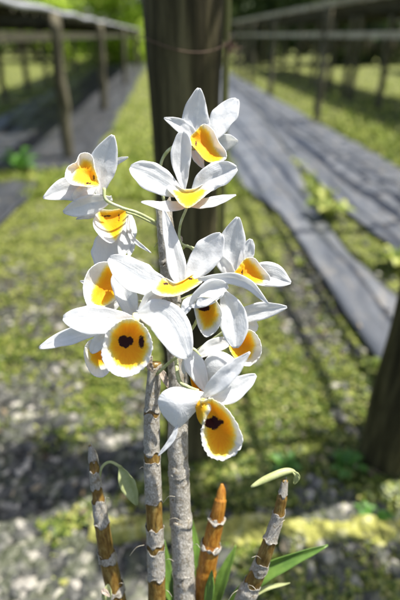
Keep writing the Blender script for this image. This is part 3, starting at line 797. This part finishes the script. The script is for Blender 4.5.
flower(112, 222, .37, [
    S([(104, 212, .2), (90, 214, .2), (76, 219, .2)], 9, 'lance'),
    S([(108, 225, .5), (109, 248, .3), (106, 276, .2)], 34, 'petal', roll=10),
    T([(128, 211, .3), (127, 232, .1), (120, 258, .0)], 19, 'sepal', roll=-20),
    S([(129, 212, .2), (131, 236, .0), (151, 253, -.2)], 4.5, 'sepal'),
    S([(134, 238, .2), (131, 248, .2), (128, 258, .2)], 7, 'lance')],
    [dict(out=[(95, 216), (99, 210), (112, 210), (128, 209), (126, 222), (119, 236), (112, 243), (104, 240), (95, 230), (93, 222)],
          bowl=.8, tilt=(.1, -.5), z=-.2, yellow=[(99, 213), (112, 212), (128, 209), (122, 226), (116, 239), (108, 231), (101, 223)], blots=[(106, 216, 4, .7), (119, 217, .6, 3)])],
    'flower hanging below the leftmost upper one, amber lip pointing down', push=.6)
flower(108, 288, .355, [
    S([(118, 284, 1.2), (100, 286, 1.3), (80, 281, 1.0)], 12, 'lance'),
    S([(120, 262, -.5), (124, 288, -1.1), (136, 322, -1.1)], 23, 'sepal', roll=14),
    T([(122, 296, .5), (112, 307, .4), (100, 312, .2)], 10, 'lance')],
    [dict(out=[(86, 303), (83, 288), (87, 273), (96, 264), (109, 262), (118, 270), (121, 288), (117, 299), (104, 307), (93, 311)],
          bowl=1.1, tilt=(.35, .0), z=-.1, yellow=[(92, 300), (93, 292), (100, 278), (107, 267), (114, 272), (118, 292), (107, 303), (96, 307)],
          blots=[(117, 294, 1.0, 3)])], 'left flower opening sideways with a wide pale rimmed yellow cup')
flower(180, 284, .335, [
    S([(180, 288, .3), (175, 258, .2), (163, 208, -.2)], 19, 'lance', roll=10),
    T([(172, 286, .2), (142, 280, -.2), (109, 258, -.6)], 33, 'petal', roll=15),
    T([(183, 284, .3), (203, 260, .2), (222, 234, -.2)], 29, 'petal', roll=-15),
    S([(176, 290, -.2), (152, 296, -.6), (136, 318, -.7)], 13, 'lance', roll=-20)],
    [dict(out=[(152, 291), (158, 282), (165, 278), (174, 283), (184, 280), (194, 274), (203, 275), (202, 282), (190, 290), (176, 296), (161, 296)],
          bowl=.4, tilt=(0, -.9), z=-.4, yellow=[(157, 289), (162, 280), (174, 287), (186, 279), (197, 275), (198, 282), (186, 290), (174, 294), (162, 293)],
          blots=[(166, 284, 3, 1.2), (190, 279, 2.5, 1.0)])], 'central flower with upright petals and yellow-edged lip')
flower(235, 268, .36, [
    S([(234, 280, .4), (231, 250, .3), (238, 217, -.1)], 27, 'sepal', roll=5),
    S([(236, 276, .2), (246, 256, .2), (251, 239, .3)], 14, 'petal'),
    S([(236, 280, .3), (225, 266, .1), (216, 253, .0)], 14, 'sepal'),
    T([(240, 278, .4), (266, 275, .2), (291, 283, -.1)], 25, 'sepal', roll=-12)],
    [dict(out=[(232, 277), (238, 268), (245, 259), (254, 258), (261, 266), (270, 277), (268, 283), (254, 283), (240, 281)],
          bowl=.7, tilt=(-.25, -.3), z=-.3, yellow=[(231, 278), (240, 266), (247, 259), (254, 266), (262, 277), (262, 282), (246, 283)], blots=[(242, 273, .7, 3.2)])],
    'right-hand flower with one long sepal reaching to the right', push=.6)
flower(207, 308, .33, [
    S([(228, 286, -.2), (212, 290, -.8), (190, 306, -.9)], 22, 'petal', roll=-12, cup=.4),
    S([(192, 296, -.3), (187, 305, -.8), (184, 315, -.8)], 10, 'sepal'),
    T([(222, 288, .1), (233, 316, -.2), (236, 348, -.4)], 28, 'petal', roll=10),
    S([(198, 279, -.2), (240, 280, -.6), (269, 304, -.8)], 12, 'lance', roll=15),
    T([(226, 290, -.4), (208, 298, -1.1), (197, 306, -1.1)], 13, 'petal', roll=25)],
    [dict(out=[(194, 304), (200, 297), (212, 298), (219, 305), (222, 316), (217, 330), (207, 337), (201, 332), (197, 322)],
          bowl=.9, tilt=(-.1, .2), z=-.2, yellow=[(198, 303), (206, 300), (214, 303), (217, 315), (212, 325), (205, 328), (200, 317)],
          blots=[(204, 307.5, 6, 3.6)])], 'small central flower under white hood with dark blotch in its lip')
flower(128, 332, .325, [
    T([(136, 319, .3), (100, 321, -.1), (63, 318, -.5)], 30, 'petal', roll=12),
    S([(110, 328, .6), (72, 336, .3), (39, 348, .0)], 16, 'sepal', roll=10),
    S([(115, 330, .5), (101, 340, .2), (91, 353, .1)], 14, 'petal'),
    T([(136, 314, .1), (163, 318, -.5), (188, 358, -.3)], 36, 'petal', roll=-10)],
    [dict(out=[(103, 345), (106, 333), (113, 326), (122, 320), (133, 319), (144, 326), (151, 338), (152, 352), (146, 366), (134, 375), (121, 377), (109, 371), (102, 358)],
          bowl=.9, tilt=(0, .12), z=-.5, wave=1.0, yellow=[(110, 348), (113, 333), (122, 323), (136, 322), (144, 332), (147, 348), (142, 361), (130, 368), (117, 364)],
          blots=[(123.5, 341, 5.2, 5.6), (129.5, 341, 4.0, 4.2), (126, 345, 3, 3), (141.5, 342, 2.8, 6.0)])],
    'large left flower facing forward, round yellow lip with two dark spots', column=((135, 314, -.3), (136, 322, -.7), 3.6))
flower(98, 358, .365, [
    S([(95, 345, .5), (104, 352, .6), (112, 362, .8)], 12, 'petal')],
    [dict(out=[(84, 350), (90, 340), (104, 338), (112, 350), (111, 368), (103, 377), (93, 375), (86, 364)],
          bowl=.8, tilt=(.2, 0), yellow=[(90, 350), (98, 343), (107, 348), (107, 362), (97, 366), (91, 360)])],
    'flower mostly hidden behind the large two-spotted one')
flower(243, 335, .36, [
    T([(226, 326, .3), (252, 313, .0), (287, 307, -.3)], 19, 'sepal', roll=12),
    S([(226, 322, .2), (242, 324, .3), (258, 328, .4)], 20, 'petal'),
    T([(236, 340, .5), (214, 346, .3), (196, 357, .1)], 15, 'sepal')],
    [dict(out=[(229, 346), (234, 335), (243, 330), (254, 332), (261, 344), (260, 357), (250, 366), (240, 364), (233, 356)],
          bowl=.9, tilt=(-.1, .1), z=-.1, yellow=[(230, 347), (236, 335), (250, 333), (254, 345), (250, 357), (240, 361), (233, 355)],
          blots=[(240, 337, 4, 1.3)])], 'flower at right below the long sepal, amber lip half covered')
flower(205, 396, .315, [
    T([], 0)] and [
    dict(name='petal', out=[(205, 393), (192, 390), (176, 387), (164, 391), (158, 400), (161, 412), (170, 423), (177, 428), (184, 424), (194, 413), (205, 401)], bowl=-.7, z=.1, tilt=(.1, .1)),
    S([(203, 398, -.1), (224, 377, -.6), (250, 352, -.8)], 18, 'lance', roll=10),
    T([(208, 398, .2), (230, 392, .1), (256, 375, .0)], 23, 'sepal', roll=-10),
    S([(178, 424, .1), (172, 439, .1), (158, 456, .2)], 5.5, 'sepal')],
    [dict(out=[(200, 402), (206, 399), (213, 399), (224, 406), (234, 418), (240, 430), (243, 442), (238, 452), (228, 459), (216, 460), (208, 455), (202, 443), (201, 432), (203, 424), (205, 416), (203, 408)],
          center=(219, 431), bowl=1.0, tilt=(-.12, .1), z=.1, wave=1.3, yellow=[(201, 404), (212, 401), (222, 409), (230, 420), (234, 434), (233, 446), (225, 455), (215, 455), (208, 445), (206, 430), (208, 418)],
          blots=[(214, 423, 5.6, 6.4), (209, 423, 4.5, 4.6), (220, 422, 3.6, 2.4), (214, 418, 2.2, 2.2)]),
     dict(out=[(196, 404), (203, 398), (209, 403), (211, 409), (207, 416), (203, 425), (198, 419), (196, 410)], bowl=-.35, z=-.25, tilt=(-.3, 0), yellow=[(194, 402), (206, 400), (206, 408), (203, 416), (200, 426), (194, 418)])],
    'lowest flower, long yellow lip with one dark blotch and white hooded petal')
flower(203, 366, .345, [
    S([(186, 348, .1), (195, 366, -.1), (206, 392, -.1)], 20, 'sepal', roll=-10),
    dict(name='petal', out=[(202, 378), (204, 362), (214, 352), (226, 353), (236, 362), (228, 374), (216, 386), (208, 386)], bowl=-.5, z=.2, tilt=(-.1, .1)),
    S([(188, 352, .5), (185, 364, .3), (184, 374, .2)], 7, 'sepal')],
    [dict(out=[(190, 366), (197, 371), (206, 386), (208, 396), (199, 394), (192, 386)], bowl=.5, z=.5, yellow=[(188, 364), (198, 368), (210, 388), (208, 398), (196, 396), (189, 386)])],
    'flower seen from behind between the two lowest lips')

# stalks
SD = .36
stalk(plant, [(187, 207, 0), (180, 226, .3), (181, 243, .8), (196, 250, 1.5), (188, 262, 2.4)], 1.9, .352)
stalk(plant, [(196, 252, 0), (186, 246, .3), (177, 256, 1.5)], 1.8, .365)
stalk(plant, [(104, 188, .1), (106, 200, .1), (122, 208, .4), (140, 214, 1), (166, 228, 2.6)], 2.4, .355)
stalk(plant, [(126, 212, .1), (140, 217, .7), (166, 230, 1.6)], 1.8, .365)
stalk(plant, [(184, 300, 0), (178, 318, 1), (174, 340, 3)], 2.2, .34)
stalk(plant, [(200, 300, 0), (196, 322, .6), (180, 345, 2.5)], 2.2, .345)
stalk(plant, [(157, 374, 2.6), (170, 362, 1.4), (184, 352, .7), (193, 349, .4), (200, 357, .6)], 2.4, .35)
stalk(plant, [(196, 150, 0), (176, 146, .4), (163, 158, .6), (160, 178, .8), (165, 206, 1.4)], 2.2, .372)
stalk(plant, [(176, 360, 4.5), (179, 380, 2), (188, 387, 1.2), (198, 391, .6)], 3.0, .325)
stalk(plant, [(110, 300, .6), (130, 300, 1), (160, 305, 3)], 1.8, .36)
stalk(plant, [(120, 286, .6), (138, 288, 1), (166, 285, 3)], 1.8, .36)
stalk(plant, [(226, 330, .6), (205, 345, 1.6), (184, 360, 3)], 2.0, .355)
stalk(plant, [(222, 280, .6), (205, 290, 2), (180, 300, 3)], 1.8, .36)

# canes
def cane(parent, pts, widths, nodes, name, mat, sheaths, seed=0., seg=28, ground=None, step=0., thin=.86):
    """pts (px,py,d); widths px at the same points; nodes: list of py where rings sit; sheaths: (py0,py1)"""
    n = 110; ctl = [P(*p) for p in pts]
    if ground is not None:
        ctl = ctl + ground[0]; widths = widths + ground[1]; ds = [p[2] for p in pts] + [ground[2]] * len(ground[0])
    else: ds = [p[2] for p in pts]
    rw = [thin * w_ / F * d_ * .5 for w_, d_ in zip(widths, ds)]
    cl = spline(ctl, n); m = len(ctl) - 1
    def rad(i):
        t_ = i / n * m; k_ = min(int(t_), m - 1); return rw[k_] + (rw[k_ + 1] - rw[k_]) * (t_ - k_)
    py = [project(c)[1] for c in cl]; rads = []
    for i in range(n + 1):
        r = rad(i)
        for q in nodes:
            dd = (py[i] - q)
            if step: r *= 1 + step * (math.exp(-max(0, dd) / 9.) if dd > 0 else -.6 * math.exp(dd / 6.)) + .05 * math.exp(-((dd - 1) / 1.2) ** 2)
            else: r *= 1 + .07 * math.exp(-(dd / 2.0) ** 2) - .05 * math.exp(-((dd + 5) / 4) ** 2)
        rads.append(r)
    def tubemesh(path, rr, wob, jag=0., sd=0.):
        k_n = len(path); vs, uvs = [], []; ln = 0; up = Vector((0.2, 1, .1)).normalized()
        for i, p in enumerate(path):
            t_ = (path[min(i + 1, k_n - 1)] - path[max(i - 1, 0)]).normalized(); a_ = t_.cross(up).normalized(); b_ = t_.cross(a_)
            if i: ln += (p - path[i - 1]).length
            ed = math.exp(-i * .9) - math.exp(-(k_n - 1 - i) * .9)
            for k in range(seg):
                th = 2 * math.pi * k / seg
                w1 = wob * noise.noise(Vector((math.cos(th) * 2.2 + sd, math.sin(th) * 2.2, ln * 140))) + wob * .6 * noise.noise(Vector((math.cos(th) * 7 + sd, math.sin(th) * 7, ln * 60)))
                q = p + (a_ * math.cos(th) + b_ * math.sin(th)) * rr[i] * (1 + w1 + (.06 * abs(ed) if jag else 0))
                if jag: q = q + t_ * ed * jag * noise.noise(Vector((math.cos(th) * 1.4 + sd, math.sin(th) * 1.4, sd)))
                vs.append(q); uvs.append((ln * 40, k / seg))
        fs = [(i * seg + k, i * seg + (k + 1) % seg, (i + 1) * seg + (k + 1) % seg, (i + 1) * seg + k) for i in range(k_n - 1) for k in range(seg)]
        if not jag: fs += [tuple(range(seg))[::-1], tuple((k_n - 1) * seg + k for k in range(seg))]
        me = mesh(name, vs, fs); set_uv(me, uvs); return me
    body = link(name, tubemesh(cl, rads, .03, 0, seed), M[mat])
    if parent: body.parent = parent; body.matrix_parent_inverse = Matrix.Translation(parent.location).inverted()
    for j, (a, b) in enumerate(sheaths):
        # finely resampled stretch
        idx = [i / 4 for i in range(4 * n + 1)]
        path, rr = [], []
        for f_ in idx:
            i0 = min(int(f_), n - 1); u = f_ - i0; yy = py[i0] * (1 - u) + py[i0 + 1] * u
            if a <= yy <= b:
                path.append(cl[i0].lerp(cl[i0 + 1], u)); rr.append((rads[i0] * (1 - u) + rads[i0 + 1] * u) * 1.05)
        if len(path) < 4: continue
        while len(path) > 120: path = path[::2]; rr = rr[::2]
        s = link('sheath', tubemesh(path, rr, .075, .0065, seed + j * 2.3), M['sheath'])
        thick(s, .0003); s.parent = body; s.matrix_parent_inverse = body.matrix_world.inverted() if False else Matrix.Translation(parent.location).inverted() if parent else Matrix.Identity(4)
        if parent: s.matrix_parent_inverse = Matrix.Identity(4)
    return body
def wisps(parent, pts, seed):   # loose dry fibres
    rnd = random.Random(seed); vs, fs = [], []
    for (x, y, d) in pts:
        a = P(x, y, d); dr = Vector((rnd.uniform(-1, 1), rnd.uniform(-.5, 0), rnd.uniform(-1, 1))).normalized()
        L = rnd.uniform(.006, .016)
        v_, f_ = tube(spline([a, a + dr * L * .5 + Vector((0, 0, L * .3)), a + dr * L], 8), [.00022] * 9, 5)
        o_ = len(vs); vs += v_; fs += [tuple(o_ + i for i in f) for f in f_]
    o = link('dry_fibres', mesh('dry_fibres', vs, fs), M['sheath'], kind='stuff'); o.parent = parent
    return o
gA = [P(158, 660, .43), Vector((-.03, .14, .25)), Vector((-.02, .16, 0))]
gB = [P(186, 670, .44), Vector((0, .16, .25)), Vector((.0, .17, 0))]
# cane meshes are built in world space; the plant empty carries them
cA = cane(plant, [(155, 362, .385), (152, 410, .388), (152, 455, .392), (154, 510, .40), (156, 560, .41), (157, 605, .42)], [14, 17, 18, 19, 19, 21], [413, 455, 503, 545, 580], 'cane', 'cane_olive',
          [(364, 411), (414, 452), (458, 502), (526, 543), (546, 577)], 1., ground=(gA, [21, 22, 20], .42))
cB = cane(plant, [(163, 203, .375), (166, 235, .375), (168, 265, .378), (174, 320, .385), (178, 380, .39), (178, 450, .395), (181, 520, .41), (185, 605, .425)], [17, 19, 18, 19, 21.5, 22, 23, 24], [262, 300, 345, 418, 470, 520, 570], 'cane', 'cane_olive',
          [(200, 264), (262, 302), (299, 347), (343, 420), (416, 476), (471, 524), (518, 573), (568, 640)], 4., ground=(gB, [28, 28, 26], .43))
# fix parenting: geometry is in world coordinates
def world_child(o, parent):
    o.parent = parent; o.matrix_parent_inverse = Matrix.Identity(4); o.location = (0, 0, 0)
# small bracts at the flowering nodes
def bract(parent, pts, w, d0):
    o = link('bract', ribbon(pts, w, d0, shape='lance', seed=pts[0][0]), M['bract']); thick(o); world = o
    o.parent = parent; o.matrix_parent_inverse = Matrix.Translation(parent.location).inverted()
bract(plant, [(159, 368, 0), (164, 377, -.3), (168, 388, -.4)], 7, .38)
bract(plant, [(153, 372, 0), (149, 364, -.2), (152, 356, -.2)], 7, .375)
bract(plant, [(178, 248, 0), (180, 240, -.2), (181, 236, -.2)], 5, .375)

def shoot(name, label, pts, widths, nodes, mat, sheaths, seed, gx, step=0.):
    p0 = P(*pts[-1]); base = Vector((gx, p0.y * .75, 0))
    root = empty('orchid_cane', base, label, 'orchid cane', 'leafless orchid canes beside the flowering plant')
    g = ([P(pts[-1][0] + (pts[-1][0] - pts[-2][0]) * .8, 660, pts[-1][2] + .015), Vector((gx, base.y, .2)), base.copy()], [widths[-1]] * 3, pts[-1][2])
    return root, cane(root, pts, widths, nodes, 'stem', mat, sheaths, seed, ground=g, step=step, thin=.9)
rC, _ = shoot('c', 'slim banded amber and white cane on the left with drooping pale leaf', [(90, 445, .40), (93, 458, .40), (97, 490, .405), (102, 525, .41), (108, 560, .42), (118, 605, .43)], [3, 10, 12, 16, 18, 20], [470, 500, 524, 556, 588], 'cane_olive',
      [(446, 461), (470, 487), (500, 523), (553, 560), (585, 592)], 6., -.09)
rD, _ = shoot('d', 'stubby glossy orange-brown ringed cane with blunt tip right of the silvery canes', [(222, 484, .42), (221.5, 492, .42), (219, 508, .42), (214, 530, .425), (208, 560, .43), (202, 605, .44)], [3, 10, 14, 18, 21, 22], [499, 518, 545, 570], 'cane_amber', [(517, 519.5), (543.5, 547)], 8., .02, .08)
rE, _ = shoot('e', 'leaning brown cane with white papery bands, topped by a pale pod-like leaf', [(285, 480, .38), (282, 498, .382), (277, 520, .386), (268, 546, .39), (258, 572, .40), (243, 605, .41)], [6, 11, 13, 15, 17, 21], [498, 514, 540, 566, 590], 'cane_olive',
      [(481, 494), (512, 540), (560, 571), (582, 612)], 9., .06)
def leaf(parent, pts, w, d0, mat, name='leaf', th=.0006, **k):
    o = link(name, ribbon(pts, w, d0, seed=pts[0][0] * .1, **k), M[mat]); thick(o, th)
    o.parent = parent; o.matrix_parent_inverse = Matrix.Translation(parent.location).inverted(); return o
leaf(rC, [(120, 466, 0), (129, 482, .2), (137, 505, .4)], 17, .40, 'young_leaf', shape='sepal', roll=30, cup=.5)
s_ = stalk(rC, [(99, 479, .3), (102, 467, 0), (110, 462, 0), (121, 467, 0)], 1.9, .40, 'leaf_stalk', 'young_leaf')
leaf(rC, [(106, 604, -.6), (107, 594, -.8), (108, 584, -.8)], 9, .42, 'young_leaf', 'bud', shape='sepal', cup=.6)
bract(rC, [(101, 590, -1), (105, 592, -1.2), (110, 597, -1.2)], 5, .42)
# pod-like thick leaf on cane E
pod = spline([P(251, 487, .37), P(266, 479, .374), P(283, 472, .378), P(292, 471, .382), P(298, 474, .385)], 24)
v_, f_ = tube(pod, [.0036 * max(.15, math.sin(math.pi * min(1, (i + .6) / 23)) ** .55) * (1 - .35 * i / 24) for i in range(25)], 14)
link('leaf', mesh('leaf', v_, f_), M['young_leaf'], rE)
leaf(rE, [(292, 471, 0), (297, 476, .2), (294, 484, .4)], 6, .38, 'young_leaf')
leaf(rE, [(222, 612, 1), (264, 572, .6), (328, 545, .8)], 17, .42, 'leaf', shape='lance', roll=25, cup=.4)
leaf(rE, [(235, 610, 1), (262, 590, .6), (290, 583, .8)], 5, .42, 'young_leaf', shape='lance')
leaf(rD, [(212, 615, 1.5), (222, 580, 1.2), (236, 545, 1.6)], 13, .46, 'leaf', shape='lance', roll=-20)
leaf(rD, [(186, 610, 3), (196, 565, 2.6), (192, 520, 3)], 12, .45, 'leaf', shape='lance', roll=20)
leaf(rD, [(205, 620, 0), (210, 590, -.5), (212, 570, -.5)], 10, .42, 'leaf', shape='lance', roll=-30)
leaf(plant, [(172, 620, 0), (167, 580, 1), (164, 540, 1.5)], 13, .44, 'leaf', shape='lance', roll=10)
for par, pl, sd_ in ((plant, [(166, 240, .38), (176, 252, .38), (188, 430, .385), (170, 470, .39), (168, 520, .40), (194, 545, .41), (146, 470, .385), (163, 503, .39), (144, 545, .4), (166, 590, .4), (165, 560, .41)], 3),
                     (rE, [(285, 520, .38), (262, 560, .39), (248, 585, .39), (238, 590, .39), (250, 598, .39)], 4), (rC, [(105, 505, .4), (98, 556, .41), (118, 585, .42)], 5)):
    o = wisps(par, pl, sd_); o.matrix_parent_inverse = Matrix.Translation(par.location).inverted()
print('tris', sum(len(o.data.polygons) for o in bpy.data.objects if o.type == 'MESH'))
